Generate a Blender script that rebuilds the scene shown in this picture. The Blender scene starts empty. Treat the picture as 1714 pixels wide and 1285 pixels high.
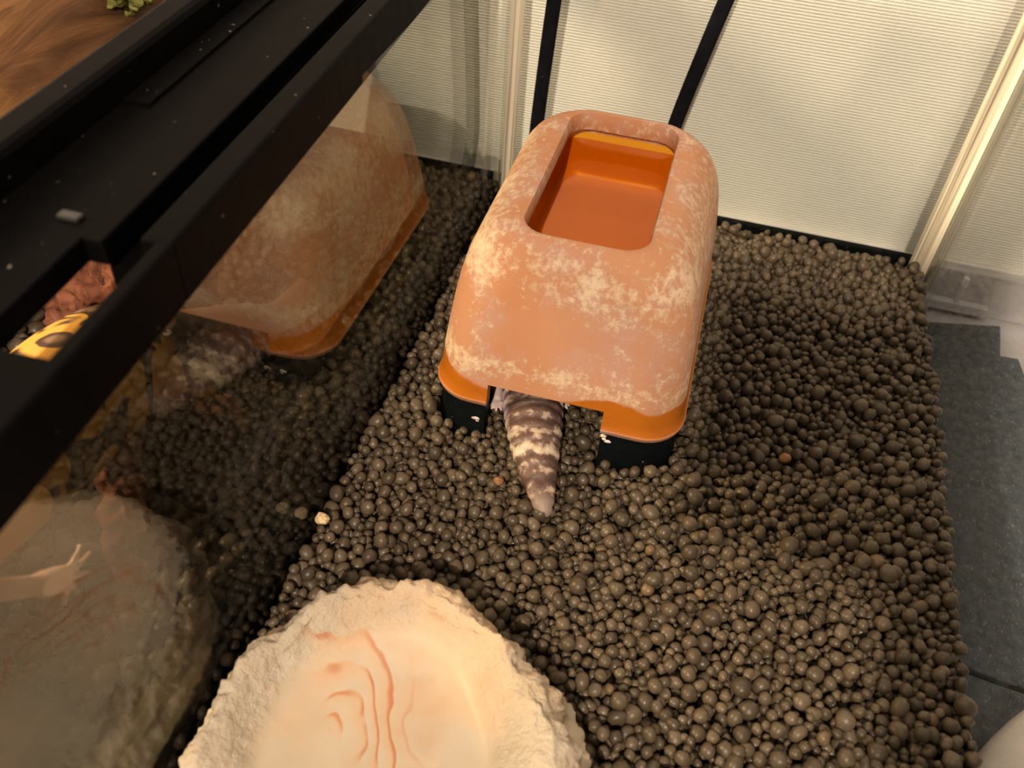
import bpy, bmesh, math, random
import numpy as np
from mathutils import Vector, Matrix, noise, Euler

scene = bpy.context.scene
COL = scene.collection
random.seed(7)
RNG = np.random.default_rng(7)

# ------------------------------------------------------------------ camera
W = 0.25                      # inner width of the terrarium (x 0..W), back glass at y = 0, gravel top at z = 0
CAM = Vector((0.115445, -0.459805, 0.285728))
YAW, PITCH, ROLL, FPX = 0.212539, 0.767041, 0.0833508, 1472.93
fwd = Vector((-math.sin(YAW) * math.cos(PITCH), math.cos(YAW) * math.cos(PITCH), -math.sin(PITCH)))
rt0 = Vector((math.cos(YAW), math.sin(YAW), 0))
up0 = rt0.cross(fwd)
RT = math.cos(ROLL) * rt0 + math.sin(ROLL) * up0
UP = -math.sin(ROLL) * rt0 + math.cos(ROLL) * up0
cam = bpy.data.cameras.new('camera')
camo = bpy.data.objects.new('camera', cam)
COL.objects.link(camo)
mw = Matrix((RT, UP, -fwd)).transposed().to_4x4()
mw.translation = CAM
camo.matrix_world = mw
cam.sensor_width = 36
cam.lens = FPX / 1714 * 36
cam.clip_start = 0.005
cam.clip_end = 30
cam.dof.use_dof = True
cam.dof.focus_distance = 0.37
cam.dof.aperture_fstop = 14
scene.camera = camo

# ------------------------------------------------------------------ world, lights, exposure
world = bpy.data.worlds.new('world')
scene.world = world
world.use_nodes = True
world.node_tree.nodes['Background'].inputs[0].default_value = (1.0, 0.86, 0.74, 1)
world.node_tree.nodes['Background'].inputs[1].default_value = 0.14


def lamp(name, kind, loc, target, power, color, size, **kw):
    l = bpy.data.lights.new(name, kind)
    l.energy = power
    l.color = color
    if kind == 'AREA':
        l.shape = 'DISK'
        l.size = size
    else:
        l.shadow_soft_size = size
    for k, v in kw.items():
        setattr(l, k, v)
    o = bpy.data.objects.new(name, l)
    COL.objects.link(o)
    o.location = loc
    o.rotation_euler = (Vector(target) - Vector(loc)).to_track_quat('-Z', 'Y').to_euler()
    return o


# terrarium lamp standing over the neighbouring tank, room lamp in front, overhead fill added for ambient light
lamp('terrarium_lamp', 'POINT', (-1.74, -0.66, 1.14), (0.1, -0.2, 0), 340.0, (1.0, 0.78, 0.55), 0.2)
lamp('room_lamp', 'AREA', (0.12, -1.20, 0.86), (0.1, -0.15, 0.02), 15.2, (1.0, 0.83, 0.66), 0.014)
lamp('overhead_fill', 'AREA', (0.10, -0.55, 1.9), (0.1, -0.1, 0), 4.0, (1.0, 0.84, 0.70), 0.6)

vs = scene.view_settings
vs.view_transform = 'Standard'
vs.look = 'None'
vs.gamma = 1
vs.use_curve_mapping = False
vs.exposure = 0.12


# ------------------------------------------------------------------ helpers
def srgb(r, g, b):
    f = lambda c: (c / 12.92 if c <= 0.04045 else ((c + 0.055) / 1.055) ** 2.4)
    return (f(r / 255), f(g / 255), f(b / 255), 1)


class NT:
    """tiny node-tree helper"""
    def __init__(s, name):
        s.mat = bpy.data.materials.new(name)
        s.mat.use_nodes = True
        s.t = s.mat.node_tree
        s.t.nodes.clear()
        s.out = s.t.nodes.new('ShaderNodeOutputMaterial')

    def n(s, kind, **kw):
        nd = s.t.nodes.new('ShaderNode' + kind)
        for k, v in kw.items():
            if k.startswith('_'):
                setattr(nd, k[1:], v)
        return nd

    def link(s, a, b):
        s.t.links.new(a, b)

    def sset(s, sock, v):
        if isinstance(v, bpy.types.NodeSocket):
            s.link(v, sock)
        else:
            sock.default_value = v

    def bsdf(s, color, rough=0.6, spec=0.5, bump=None, **kw):
        b = s.n('BsdfPrincipled')
        s.sset(b.inputs['Base Color'], color)
        s.sset(b.inputs['Roughness'], rough)
        b.inputs['Specular IOR Level'].default_value = spec
        for k, v in kw.items():
            s.sset(b.inputs[k.replace('_', ' ')], v)
        if bump is not None:
            s.link(bump, b.inputs['Normal'])
        return b.outputs[0]

    def done(s, sock):
        s.link(sock, s.out.inputs[0])
        return s.mat

    def coord(s, which='Object'):
        return s.n('TexCoord').outputs[which]

    def pos(s):
        return s.n('NewGeometry').outputs['Position']

    def mapping(s, vec, scale=(1, 1, 1), loc=(0, 0, 0), rot=(0, 0, 0)):
        m = s.n('Mapping')
        s.link(vec, m.inputs[0])
        m.inputs[1].default_value = loc
        m.inputs[2].default_value = rot
        m.inputs[3].default_value = scale
        return m.outputs[0]

    def noise(s, vec, scale, detail=4, rough=0.55, dist=0.0):
        m = s.n('TexNoise')
        s.link(vec, m.inputs['Vector'])
        m.inputs['Scale'].default_value = scale
        m.inputs['Detail'].default_value = detail
        m.inputs['Roughness'].default_value = rough
        m.inputs['Distortion'].default_value = dist
        return m.outputs[0]

    def voro(s, vec, scale, feature='F1', out='Distance'):
        m = s.n('TexVoronoi', _feature=feature)
        s.link(vec, m.inputs['Vector'])
        m.inputs['Scale'].default_value = scale
        return m.outputs[out]

    def math(s, op, a, b=0.0, clamp=False):
        m = s.n('Math', _operation=op, _use_clamp=clamp)
        s.sset(m.inputs[0], a)
        s.sset(m.inputs[1], b)
        return m.outputs[0]

    def ramp(s, fac, stops, interp='LINEAR'):
        r = s.n('ValToRGB')
        r.color_ramp.interpolation = interp
        e = r.color_ramp.elements
        while len(e) < len(stops):
            e.new(0.5)
        for el, (p, c) in zip(e, stops):
            el.position = p
            el.color = c if isinstance(c, (tuple, list)) else (c, c, c, 1)
        s.link(fac, r.inputs[0])
        return r.outputs[0]

    def smooth(s, v, lo, hi):
        m = s.n('MapRange', _interpolation_type='SMOOTHSTEP')
        s.sset(m.inputs[0], v)
        m.inputs[1].default_value = lo
        m.inputs[2].default_value = hi
        return m.outputs[0]

    def mix(s, fac, a, b):
        m = s.n('Mix', _data_type='RGBA')
        s.sset(m.inputs[0], fac)
        s.sset(m.inputs[6], a)
        s.sset(m.inputs[7], b)
        return m.outputs[2]

    def mixsh(s, fac, a, b):
        m = s.n('MixShader')
        s.sset(m.inputs[0], fac)
        s.link(a, m.inputs[1])
        s.link(b, m.inputs[2])
        return m.outputs[0]

    def bump(s, h, strength=0.3, dist=0.001):
        b = s.n('Bump')
        b.inputs['Strength'].default_value = strength
        b.inputs['Distance'].default_value = dist
        s.link(h, b.inputs['Height'])
        return b.outputs[0]

    def sep(s, vec):
        m = s.n('SeparateXYZ')
        s.link(vec, m.inputs[0])
        return m.outputs

    def fresnel(s, ior):
        """fresnel that stays the same on entering and leaving the sheet"""
        g = s.n('NewGeometry').outputs['Backfacing']
        m = s.n('Mix', _data_type='FLOAT')
        s.link(g, m.inputs[0])
        m.inputs[2].default_value = ior
        m.inputs[3].default_value = 1 / ior
        f = s.n('Fresnel')
        s.link(m.outputs[0], f.inputs['IOR'])
        return f.outputs[0]


def tag(o, label=None, cat=None, group=None, kind=None):
    if label: o['label'] = label
    if cat: o['category'] = cat
    if group: o['group'] = group
    if kind: o['kind'] = kind
    return o


def empty(name, loc=(0, 0, 0), rz=0.0):
    o = bpy.data.objects.new(name, None)
    o.empty_display_size = 0.02
    COL.objects.link(o)
    o.location = loc
    o.rotation_euler = (0, 0, rz)
    return o


def obj(name, me, mat=None, parent=None, smooth=False):
    if isinstance(me, bmesh.types.BMesh):
        b = me
        me = bpy.data.meshes.new(name)
        bmesh.ops.recalc_face_normals(b, faces=b.faces)
        b.to_mesh(me)
        b.free()
    o = bpy.data.objects.new(name, me)
    COL.objects.link(o)
    if mat is not None:
        me.materials.clear()
        me.materials.append(mat)
    if parent is not None:
        o.parent = parent
    if smooth:
        me.polygons.foreach_set('use_smooth', [True] * len(me.polygons))
    return o


def add_box(b, x0, x1, y0, y1, z0, z1, bevel=0.0, seg=2):
    r = bmesh.ops.create_cube(b, size=1)
    vsn = r['verts']
    bmesh.ops.scale(b, vec=(x1 - x0, y1 - y0, z1 - z0), verts=vsn)
    bmesh.ops.translate(b, vec=((x0 + x1) / 2, (y0 + y1) / 2, (z0 + z1) / 2), verts=vsn)
    if bevel > 0:
        ed = list({e for v in vsn for e in v.link_edges})
        bmesh.ops.bevel(b, geom=ed, offset=bevel, segments=seg, affect='EDGES', profile=0.5)


def box(*a, **k):
    b = bmesh.new()
    add_box(b, *a, **k)
    return b


def add_tube(b, pts, radii, n=14, squash=1.0, cap=True):
    """tapered tube along pts; radii per point"""
    pts = [Vector(p) for p in pts]
    rings = []
    for i, p in enumerate(pts):
        t = (pts[min(i + 1, len(pts) - 1)] - pts[max(i - 1, 0)]).normalized()
        ref = Vector((0, 0, 1)) if abs(t.z) < 0.9 else Vector((1, 0, 0))
        u = t.cross(ref).normalized()
        v = u.cross(t).normalized()
        r = radii[i]
        rings.append([b.verts.new(p + u * r * math.cos(2 * math.pi * k / n) + v * r * squash * math.sin(2 * math.pi * k / n)) for k in range(n)])
    for a, c in zip(rings, rings[1:]):
        for k in range(n):
            b.faces.new((a[k], a[(k + 1) % n], c[(k + 1) % n], c[k]))
    if cap:
        for ring, p, r, d in ((rings[0], pts[0], radii[0], pts[0] - pts[1]), (rings[-1], pts[-1], radii[-1], pts[-1] - pts[-2])):
            tip = b.verts.new(p + d.normalized() * r * 0.7)
            for k in range(n):
                b.faces.new((ring[k], ring[(k + 1) % n], tip))


def catmull(pts, vals, m=6):
    """densify a centre line with its radii"""
    P = [np.array(list(p) + [v], float) for p, v in zip(pts, vals)]
    P = [2 * P[0] - P[1]] + P + [2 * P[-1] - P[-2]]
    out = []
    for i in range(1, len(P) - 2):
        for k in range(m):
            t = k / m
            out.append(0.5 * (2 * P[i] + (P[i + 1] - P[i - 1]) * t + (2 * P[i - 1] - 5 * P[i] + 4 * P[i + 1] - P[i + 2]) * t * t
                              + (-P[i - 1] + 3 * P[i] - 3 * P[i + 1] + P[i + 2]) * t ** 3))
    out.append(P[-2])
    return [tuple(o[:3]) for o in out], [max(float(o[3]), 0.0004) for o in out]


def bake(o, name):
    """apply the object's modifiers and return the mesh"""
    dg = bpy.context.evaluated_depsgraph_get()
    dg.update()
    me = bpy.data.meshes.new_from_object(o.evaluated_get(dg))
    me.name = name
    return me


def fuse(bm, voxel, smooth_it=4, name='body'):
    """weld overlapping closed tubes into one continuous skin"""
    me = bpy.data.meshes.new('tmp')
    bmesh.ops.recalc_face_normals(bm, faces=bm.faces)
    bm.to_mesh(me)
    bm.free()
    o = bpy.data.objects.new('tmp', me)
    COL.objects.link(o)
    m = o.modifiers.new('r', 'REMESH')
    m.mode = 'VOXEL'
    m.voxel_size = voxel
    s = o.modifiers.new('s', 'SMOOTH')
    s.iterations = smooth_it
    s.factor = 0.5
    out = bake(o, name)
    bpy.data.objects.remove(o)
    return out


def cut(o, cutters):
    """boolean difference of closed boxes, applied"""
    tmp = []
    for c in cutters:
        me = bpy.data.meshes.new('cut')
        c.to_mesh(me)
        c.free()
        co = bpy.data.objects.new('cut', me)
        COL.objects.link(co)
        co.matrix_world = o.matrix_world
        m = o.modifiers.new('b', 'BOOLEAN')
        m.object = co
        m.operation = 'DIFFERENCE'
        m.solver = 'EXACT'
        tmp.append(co)
    me = bake(o, o.data.name)
    o.modifiers.clear()
    o.data = me
    for c in tmp:
        bpy.data.objects.remove(c)


def rrect(a, b, r, n=8):
    """rounded rectangle outline, half sizes a, b"""
    pts = []
    for cx, cy, a0 in ((a - r, b - r, 0), (-a + r, b - r, 90), (-a + r, -b + r, 180), (a - r, -b + r, 270)):
        for k in range(n + 1):
            t = math.radians(a0 + 90 * k / n)
            pts.append((cx + r * math.cos(t), cy + r * math.sin(t)))
    # straight runs get extra points so that noise relief and shading stay even
    out = []
    for i, p in enumerate(pts):
        q = pts[(i + 1) % len(pts)]
        out.append(p)
        d = math.dist(p, q)
        m = 10 if i % (n + 1) == n else 1
        for k in range(1, m):
            out.append((p[0] + (q[0] - p[0]) * k / m, p[1] + (q[1] - p[1]) * k / m))
    return out


def loft(b, profile, close_loop=False, cap_ends=False):
    rings = []
    for (z, a, c, r) in profile:
        rings.append([b.verts.new((x, y, z)) for x, y in rrect(a, c, r)])
    n = len(rings[0])
    seq = list(zip(rings, rings[1:] + rings[:1])) if close_loop else list(zip(rings, rings[1:]))
    for p, q in seq:
        for k in range(n):
            b.faces.new((p[k], p[(k + 1) % n], q[(k + 1) % n], q[k]))
    if cap_ends:
        b.faces.new(rings[0][::-1])
        b.faces.new(rings[-1])


def project(p):
    d = Vector(p) - CAM
    w = d.dot(fwd)
    return 857 + FPX * d.dot(RT) / w, 642.5 - FPX * d.dot(UP) / w, w


# ------------------------------------------------------------------ materials
def m_glass(name, dust=0.0, streak=(1, 1, 1), ior=1.5, tint=(0.97, 0.99, 0.975, 1)):
    t = NT(name)
    tr = t.n('BsdfTransparent')
    tr.inputs[0].default_value = tint
    gl = t.n('BsdfGlossy')
    gl.inputs['Roughness'].default_value = 0.012
    s = t.mixsh(t.fresnel(ior), tr.outputs[0], gl.outputs[0])
    if dust > 0:
        p = t.mapping(t.pos(), scale=streak)
        a = t.smooth(t.noise(p, 60, 6, 0.65), 0.52, 0.80)
        sp = t.smooth(t.noise(t.pos(), 900, 2, 0.5), 0.74, 0.80)
        fac = t.math('ADD', t.math('MULTIPLY', a, dust), t.math('MULTIPLY', sp, dust * 3), True)
        d = t.n('BsdfDiffuse')
        d.inputs[0].default_value = (0.75, 0.75, 0.74, 1)
        s = t.mixsh(fac, s, d.outputs[0])
    return t.done(s)


M_GLASS_L = m_glass('glass_partition', 0.09, (0.5, 0.10, 1.6), 1.60)
M_GLASS = m_glass('glass', 0.02, (1, 1, 0.3), 1.5)


def m_silicone():
    t = NT('silicone')
    p = t.mapping(t.pos(), scale=(420, 420, 3))
    n = t.noise(p, 1.0, 3, 0.6)
    c = t.ramp(n, [(0.3, srgb(150, 143, 125)), (0.5, srgb(215, 205, 180)), (0.68, srgb(240, 232, 210))])
    b = t.bsdf(c, 0.25, 0.6)
    tr = t.n('BsdfTransparent')
    tr.inputs[0].default_value = (0.93, 0.93, 0.9, 1)
    return t.done(t.mixsh(t.smooth(n, 0.15, 0.55), tr.outputs[0], b))


M_SIL = m_silicone()


def m_black(name, base=(8, 7, 7), rough=0.5, specks=True):
    t = NT(name)
    n = t.noise(t.pos(), 140, 5, 0.6)
    c = t.ramp(n, [(0.3, srgb(*[v * 0.8 for v in base])), (0.7, srgb(*[v * 1.25 for v in base]))])
    if specks:
        s = t.smooth(t.noise(t.pos(), 520, 2, 0.4), 0.755, 0.80)
        c = t.mix(s, c, srgb(120, 112, 104))
    r = t.math('ADD', t.math('MULTIPLY', n, 0.25), rough - 0.12)
    return t.done(t.bsdf(c, r, 0.025))


M_BLACK = m_black('black_plastic')
M_CABLE = m_black('cable_rubber', (20, 20, 24), 0.55)
M_FOOT = m_black('black_base_plastic', (13, 16, 17), 0.42)


def m_wall():
    t = NT('wallpaper')
    p = t.pos()
    w = t.n('TexWave', _wave_type='BANDS', _bands_direction='Z')
    t.link(p, w.inputs[0])
    w.inputs['Scale'].default_value = 190
    w.inputs['Distortion'].default_value = 1.4
    w.inputs['Detail'].default_value = 3
    w.inputs['Detail Scale'].default_value = 6
    w.inputs['Detail Roughness'].default_value = 0.6
    g = t.noise(t.mapping(p, scale=(500, 500, 900)), 1.0, 3, 0.6)
    h = t.math('ADD', w.outputs[1], t.math('MULTIPLY', g, 0.8))
    c = t.mix(t.smooth(h, 0.2, 1.5), srgb(226, 218, 208), srgb(238, 232, 224))
    return t.done(t.bsdf(c, 0.85, 0.2, t.bump(h, 0.7, 0.0004)))


M_WALL = m_wall()


def m_plain(name, rgb, rough=0.6, var=0.06, scale=60, spec=0.4):
    t = NT(name)
    n = t.noise(t.pos(), scale, 4)
    c = t.ramp(n, [(0.3, srgb(*[v * (1 - var) for v in rgb])), (0.7, srgb(*[min(255, v * (1 + var)) for v in rgb]))])
    return t.done(t.bsdf(c, rough, spec, t.bump(n, 0.1, 0.0005)))


M_TABLE = m_plain('shelf_white', (205, 200, 203), 0.5)
M_BASEB = m_plain('baseboard_white', (214, 208, 208), 0.5)
M_TRIM = m_plain('trim_white', (236, 232, 236), 0.4)
M_COVER = m_plain('pale_plastic', (246, 230, 222), 0.35)


def m_mat():
    t = NT('flecked_mat')
    p = t.pos()
    n = t.noise(p, 200, 4)
    f = t.smooth(t.noise(t.mapping(p, scale=(1, 0.45, 1)), 900, 3, 0.7), 0.58, 0.70)
    c = t.ramp(n, [(0.3, srgb(68, 74, 82)), (0.7, srgb(96, 103, 112))])
    c = t.mix(t.math('MULTIPLY', f, 0.6), c, srgb(178, 180, 172))
    return t.done(t.bsdf(c, 0.6, 0.35, t.bump(n, 0.3, 0.0006)))


M_MAT = m_mat()


def m_pellet():
    t = NT('clay_pellet')
    isl = t.n('NewGeometry').outputs['Random Per Island']
    ob = t.n('ObjectInfo').outputs['Random']
    r = t.math('FRACT', t.math('ADD', isl, ob))
    r2 = t.math('FRACT', t.math('MULTIPLY', r, 37.7))
    c = t.ramp(r, [(0.0, srgb(74, 63, 48)), (0.5, srgb(91, 78, 60)), (1.0, srgb(108, 93, 73))])
    c = t.mix(t.smooth(r2, 0.996, 0.998), c, srgb(118, 94, 66))
    n = t.noise(t.pos(), 700, 4, 0.6)
    c = t.mix(t.math('MULTIPLY', t.smooth(n, 0.35, 0.7), 0.35), c, srgb(56, 47, 36))
    rough = t.math('ADD', 0.22, t.math('MULTIPLY', n, 0.36))
    return t.done(t.bsdf(c, rough, 0.42, t.bump(n, 0.25, 0.0004)))


M_PELLET = m_pellet()
M_SOIL = m_plain('dark_soil', (38, 31, 24), 0.9, 0.2, 300, 0.1)
M_PALE = m_plain('pale_pellet', (205, 180, 135), 0.7, 0.25, 900)
M_RUST = m_plain('rusty_pellet', (140, 98, 64), 0.6, 0.2, 900)


def m_terracotta():
    t = NT('terracotta')
    p = t.coord('Object')
    x, y, z = t.sep(p)
    n1 = t.noise(p, 38, 6, 0.62)
    n2 = t.noise(p, 300, 7, 0.78)
    n3 = t.noise(p, 14, 3, 0.5)
    base = t.ramp(n3, [(0.30, srgb(186, 126, 86)), (0.52, srgb(190, 136, 100)), (0.72, srgb(182, 132, 108))])
    # pinkish dried scale over most of it
    base = t.mix(t.math('MULTIPLY', t.smooth(n1, 0.42, 0.62), 0.75), base, srgb(186, 144, 128))
    # white mineral crust: strongest around the shoulders and along a tide line near the foot
    sh = t.math('SUBTRACT', 1.0, t.math('MULTIPLY', t.math('ABSOLUTE', t.math('SUBTRACT', z, 0.083)), 50.0), True)
    tide = t.math('SUBTRACT', 1.0, t.math('MULTIPLY', t.math('ABSOLUTE', t.math('SUBTRACT', z, 0.039)), 110.0), True)
    cx = t.math('MULTIPLY', t.math('SUBTRACT', t.math('ABSOLUTE', x), 0.026), 45.0, True)
    zone = t.math('ADD', t.math('MAXIMUM', t.math('MULTIPLY', sh, 0.75), t.math('MULTIPLY', tide, 0.75)), t.math('MULTIPLY', cx, 0.30))
    m = t.math('ADD', t.math('MULTIPLY', n1, 0.40), t.math('MULTIPLY', n2, 0.70))
    thr = t.math('SUBTRACT', 0.600, t.math('MULTIPLY', zone, 0.14))
    crust = t.math('MULTIPLY', t.math('SUBTRACT', m, thr), 8.0, True)
    base = t.mix(t.math('MULTIPLY', crust, 0.75), base, srgb(226, 202, 166))
    # wet, bare clay in a band along the foot
    e = t.math('ADD', z, t.math('MULTIPLY', t.math('SUBTRACT', n3, 0.5), -0.030))
    e = t.math('ADD', e, t.math('MULTIPLY', t.math('SUBTRACT', n1, 0.5), -0.010))
    wet = t.math('SUBTRACT', 1.0, t.smooth(e, 0.0300, 0.0318))
    lip = t.smooth(z, 0.0200, 0.0212)
    wet = t.math('MULTIPLY', wet, lip)
    base = t.mix(wet, base, srgb(176, 98, 20))
    rough = t.math('SUBTRACT', 0.72, t.math('MULTIPLY', wet, 0.38))
    h = t.math('ADD', t.math('MULTIPLY', crust, 0.7), t.math('MULTIPLY', n2, 0.35))
    return t.done(t.bsdf(base, rough, 0.4, t.bump(h, 0.35, 0.0006)))


M_TERRA = m_terracotta()


def m_basin():
    t = NT('glazed_basin')
    n = t.noise(t.coord('Object'), 30, 3)
    c = t.ramp(n, [(0.3, srgb(200, 138, 16)), (0.7, srgb(206, 146, 22))])
    return t.done(t.bsdf(c, 0.35, 0.4))


M_BASIN = m_basin()


def m_water(name, tint, ripple=40):
    t = NT(name)
    tr = t.n('BsdfTransparent')
    tr.inputs[0].default_value = tint
    gl = t.n('BsdfGlossy')
    gl.inputs['Roughness'].default_value = 0.02
    b = t.bump(t.noise(t.pos(), ripple, 2), 0.12, 0.002)
    t.link(b, gl.inputs['Normal'])
    return t.done(t.mixsh(t.fresnel(1.33), tr.outputs[0], gl.outputs[0]))


M_WATER_A = m_water('amber_water', (0.95, 0.76, 0.22, 1))
M_WATER_C = m_water('clear_water', (0.995, 0.985, 0.97, 1))


def m_dish():
    t = NT('cream_resin')
    p = t.coord('Object')
    x, y, z = t.sep(p)
    n1 = t.noise(p, 40, 5, 0.6)
    n2 = t.noise(p, 320, 6, 0.7)
    c = t.ramp(n1, [(0.3, srgb(200, 184, 158)), (0.55, srgb(210, 195, 172)), (0.75, srgb(204, 178, 148))])
    # marbled swirls inside the bowl: hooked, folded layers with thin rusty edges
    wx = t.math('MULTIPLY', t.math('SUBTRACT', t.noise(p, 34, 2, 0.4), 0.5), 0.040)
    wy = t.math('MULTIPLY', t.math('SUBTRACT', t.noise(t.mapping(p, loc=(3, 5, 1)), 30, 2, 0.4), 0.5), 0.030)
    dx = t.math('ADD', t.math('SUBTRACT', x, -0.019), wx)
    dy = t.math('ADD', t.math('SUBTRACT', y, 0.014), wy)
    dyy = t.math('MULTIPLY', dy, 0.75)
    rad_ = t.math('SQRT', t.math('ADD', t.math('MULTIPLY', dx, dx), t.math('MULTIPLY', dyy, dyy)))
    ang = t.math('ARCTAN2', dy, dx)
    ph = t.math('ADD', t.math('MULTIPLY', rad_, 150.0), t.math('MULTIPLY', ang, -0.10))
    fx = t.math('FRACT', t.math('ADD', ph, t.math('MULTIPLY', t.noise(p, 60, 2), 0.9)))
    line = t.math('MULTIPLY', t.math('MULTIPLY', t.smooth(fx, 0.66, 0.90), t.math('SUBTRACT', 1.0, t.smooth(fx, 0.92, 0.99))), t.smooth(t.noise(p, 55, 2), 0.40, 0.60))
    band = t.smooth(fx, 0.0, 0.95)
    inside = t.math('SUBTRACT', 1.0, t.smooth(rad_, 0.020, 0.034))
    right = t.smooth(t.math('ADD', dx, t.math('MULTIPLY', dy, 0.6)), -0.008, 0.006)
    d = t.math('SQRT', t.math('ADD', t.math('MULTIPLY', x, x), t.math('MULTIPLY', y, y)))
    wide = t.smooth(t.noise(p, 24, 3, 0.5, 0.5), 0.42, 0.66)
    c = t.mix(t.math('MULTIPLY', wide, 0.30), c, srgb(228, 178, 128))
    c = t.mix(t.math('MULTIPLY', t.math('MULTIPLY', t.math('MULTIPLY', band, inside), right), 0.40), c, srgb(222, 162, 106))
    c = t.mix(t.math('MULTIPLY', t.math('MULTIPLY', line, t.math('MULTIPLY', inside, right)), 0.8), c, srgb(190, 108, 60))
    # rust stains in the rim's pits
    rim = t.smooth(z, 0.016, 0.021)
    st = t.math('MULTIPLY', t.smooth(t.noise(p, 62, 5, 0.6), 0.60, 0.72), rim)
    c = t.mix(t.math('MULTIPLY', st, 0.55), c, srgb(206, 140, 84))
    # the weathered outside is paler and greyer
    rough = t.math('ADD', 0.35, t.math('MULTIPLY', rim, 0.35))
    h = t.math('MULTIPLY', t.math('ADD', t.math('MULTIPLY', n2, 0.5), t.math('MULTIPLY', t.noise(p, 120, 4), 1.0)), rim)
    return t.done(t.bsdf(c, rough, 0.35, t.bump(h, 0.95, 0.0035)))


M_DISH = m_dish()


def m_tail_gecko():
    t = NT('banded_gecko_skin')
    p = t.coord('Object')
    x, y, z = t.sep(p)
    warp = t.math('ADD', y, t.math('MULTIPLY', t.math('SUBTRACT', t.noise(p, 150, 3, 0.55), 0.5), 0.011))
    arch = t.math('MULTIPLY', t.math('POWER', x, 2.0), -28.0)
    yy = t.math('ADD', warp, arch)
    band = t.math('SINE', t.math('MULTIPLY', yy, 2 * math.pi / 0.0086))
    big = t.math('SINE', t.math('ADD', t.math('MULTIPLY', y, 2 * math.pi / 0.031), 1.0))
    v = t.math('ADD', t.math('ADD', t.math('MULTIPLY', band, 0.45), t.math('MULTIPLY', big, 0.35)), t.math('MULTIPLY', t.math('SUBTRACT', t.noise(p, 240, 3), 0.5), 2.2))
    c = t.ramp(t.smooth(v, -0.9, 1.3), [(0.0, srgb(84, 62, 54)), (0.42, srgb(112, 88, 78)), (0.58, srgb(168, 146, 128)), (0.8, srgb(200, 182, 158)), (1.0, srgb(214, 202, 184))])
    c = t.mix(t.math('SUBTRACT', 1.0, t.smooth(y, -0.0550, -0.0480)), c, srgb(142, 124, 112))
    # flanks and feet pale lilac
    low = t.smooth(t.math('ABSOLUTE', x), 0.0112, 0.0135)
    c = t.mix(t.math('MULTIPLY', low, 0.85), c, srgb(204, 180, 174))
    sc = t.voro(p, 900)
    return t.done(t.bsdf(c, 0.5, 0.4, t.bump(sc, 0.35, 0.0003)))


M_GECKO = m_tail_gecko()


def m_yellow_gecko():
    t = NT('yellow_spotted_gecko_skin')
    p = t.coord('Object')
    x, y, z = t.sep(p)
    n = t.noise(p, 55, 2, 0.45, 0.6)
    spot = t.smooth(n, 0.525, 0.555)
    core = t.smooth(n, 0.61, 0.68)
    c = t.mix(spot, srgb(208, 156, 68), srgb(58, 36, 22))
    c = t.mix(t.math('MULTIPLY', core, 0.6), c, srgb(150, 118, 92))
    dr = t.n('VectorMath', _operation='DISTANCE')
    t.link(p, dr.inputs[0])
    dr.inputs[1].default_value = (-0.0053, 0.0093, 0.0252)
    dd = t.math('ADD', dr.outputs['Value'], t.math('MULTIPLY', t.math('SUBTRACT', n, 0.5), 0.006))
    near = t.math('SUBTRACT', 1.0, t.smooth(dd, 0.0100, 0.0125))
    ring = t.math('SUBTRACT', 1.0, t.smooth(dd, 0.0048, 0.0056))
    c = t.mix(near, c, srgb(208, 152, 60))
    c = t.mix(ring, c, srgb(66, 42, 26))
    c = t.mix(t.math('SUBTRACT', 1.0, t.smooth(dd, 0.0012, 0.0034)), c, srgb(128, 98, 72))
    belly = t.math('MULTIPLY', t.math('SUBTRACT', 1.0, t.smooth(z, -0.014, -0.006)), t.math('SUBTRACT', 1.0, t.smooth(y, 0.018, 0.03)))
    c = t.mix(belly, c, srgb(232, 206, 190))
    c = t.mix(t.smooth(x, 0.024, 0.032), c, srgb(222, 150, 96))  # arm painted orange for the warm light on it
    c = t.mix(t.smooth(x, 0.043, 0.047), c, srgb(222, 184, 168))
    c = t.mix(t.smooth(y, 0.030, 0.050), c, srgb(92, 74, 66))
    return t.done(t.bsdf(c, 0.5, 0.4, t.bump(t.voro(p, 700), 0.3, 0.0003)))


M_YGECKO = m_yellow_gecko()


def m_wood(name, dark, mid, light, axis=(1, 1, 0.12), scale=70):
    t = NT(name)
    p = t.mapping(t.coord('Object'), scale=axis)
    n = t.noise(p, scale, 6, 0.62, 0.8)
    c = t.ramp(n, [(0.28, srgb(*dark)), (0.5, srgb(*mid)), (0.72, srgb(*light))])
    return t.done(t.bsdf(c, 0.7, 0.3, t.bump(n, 0.7, 0.003)))


M_DRIFT = m_wood('reddish_driftwood', (70, 40, 28), (140, 84, 60), (196, 128, 92))
M_BARK = m_wood('cork_bark', (52, 31, 18), (108, 72, 42), (160, 114, 70), (1, 0.18, 1), 60)


def m_moss():
    t = NT('mossy_stone')
    n = t.noise(t.coord('Object'), 130, 5, 0.65)
    c = t.ramp(n, [(0.32, srgb(58, 62, 40)), (0.5, srgb(118, 118, 62)), (0.68, srgb(190, 184, 112))])
    return t.done(t.bsdf(c, 0.9, 0.1, t.bump(n, 0.8, 0.002)))


M_MOSS = m_moss()

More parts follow.
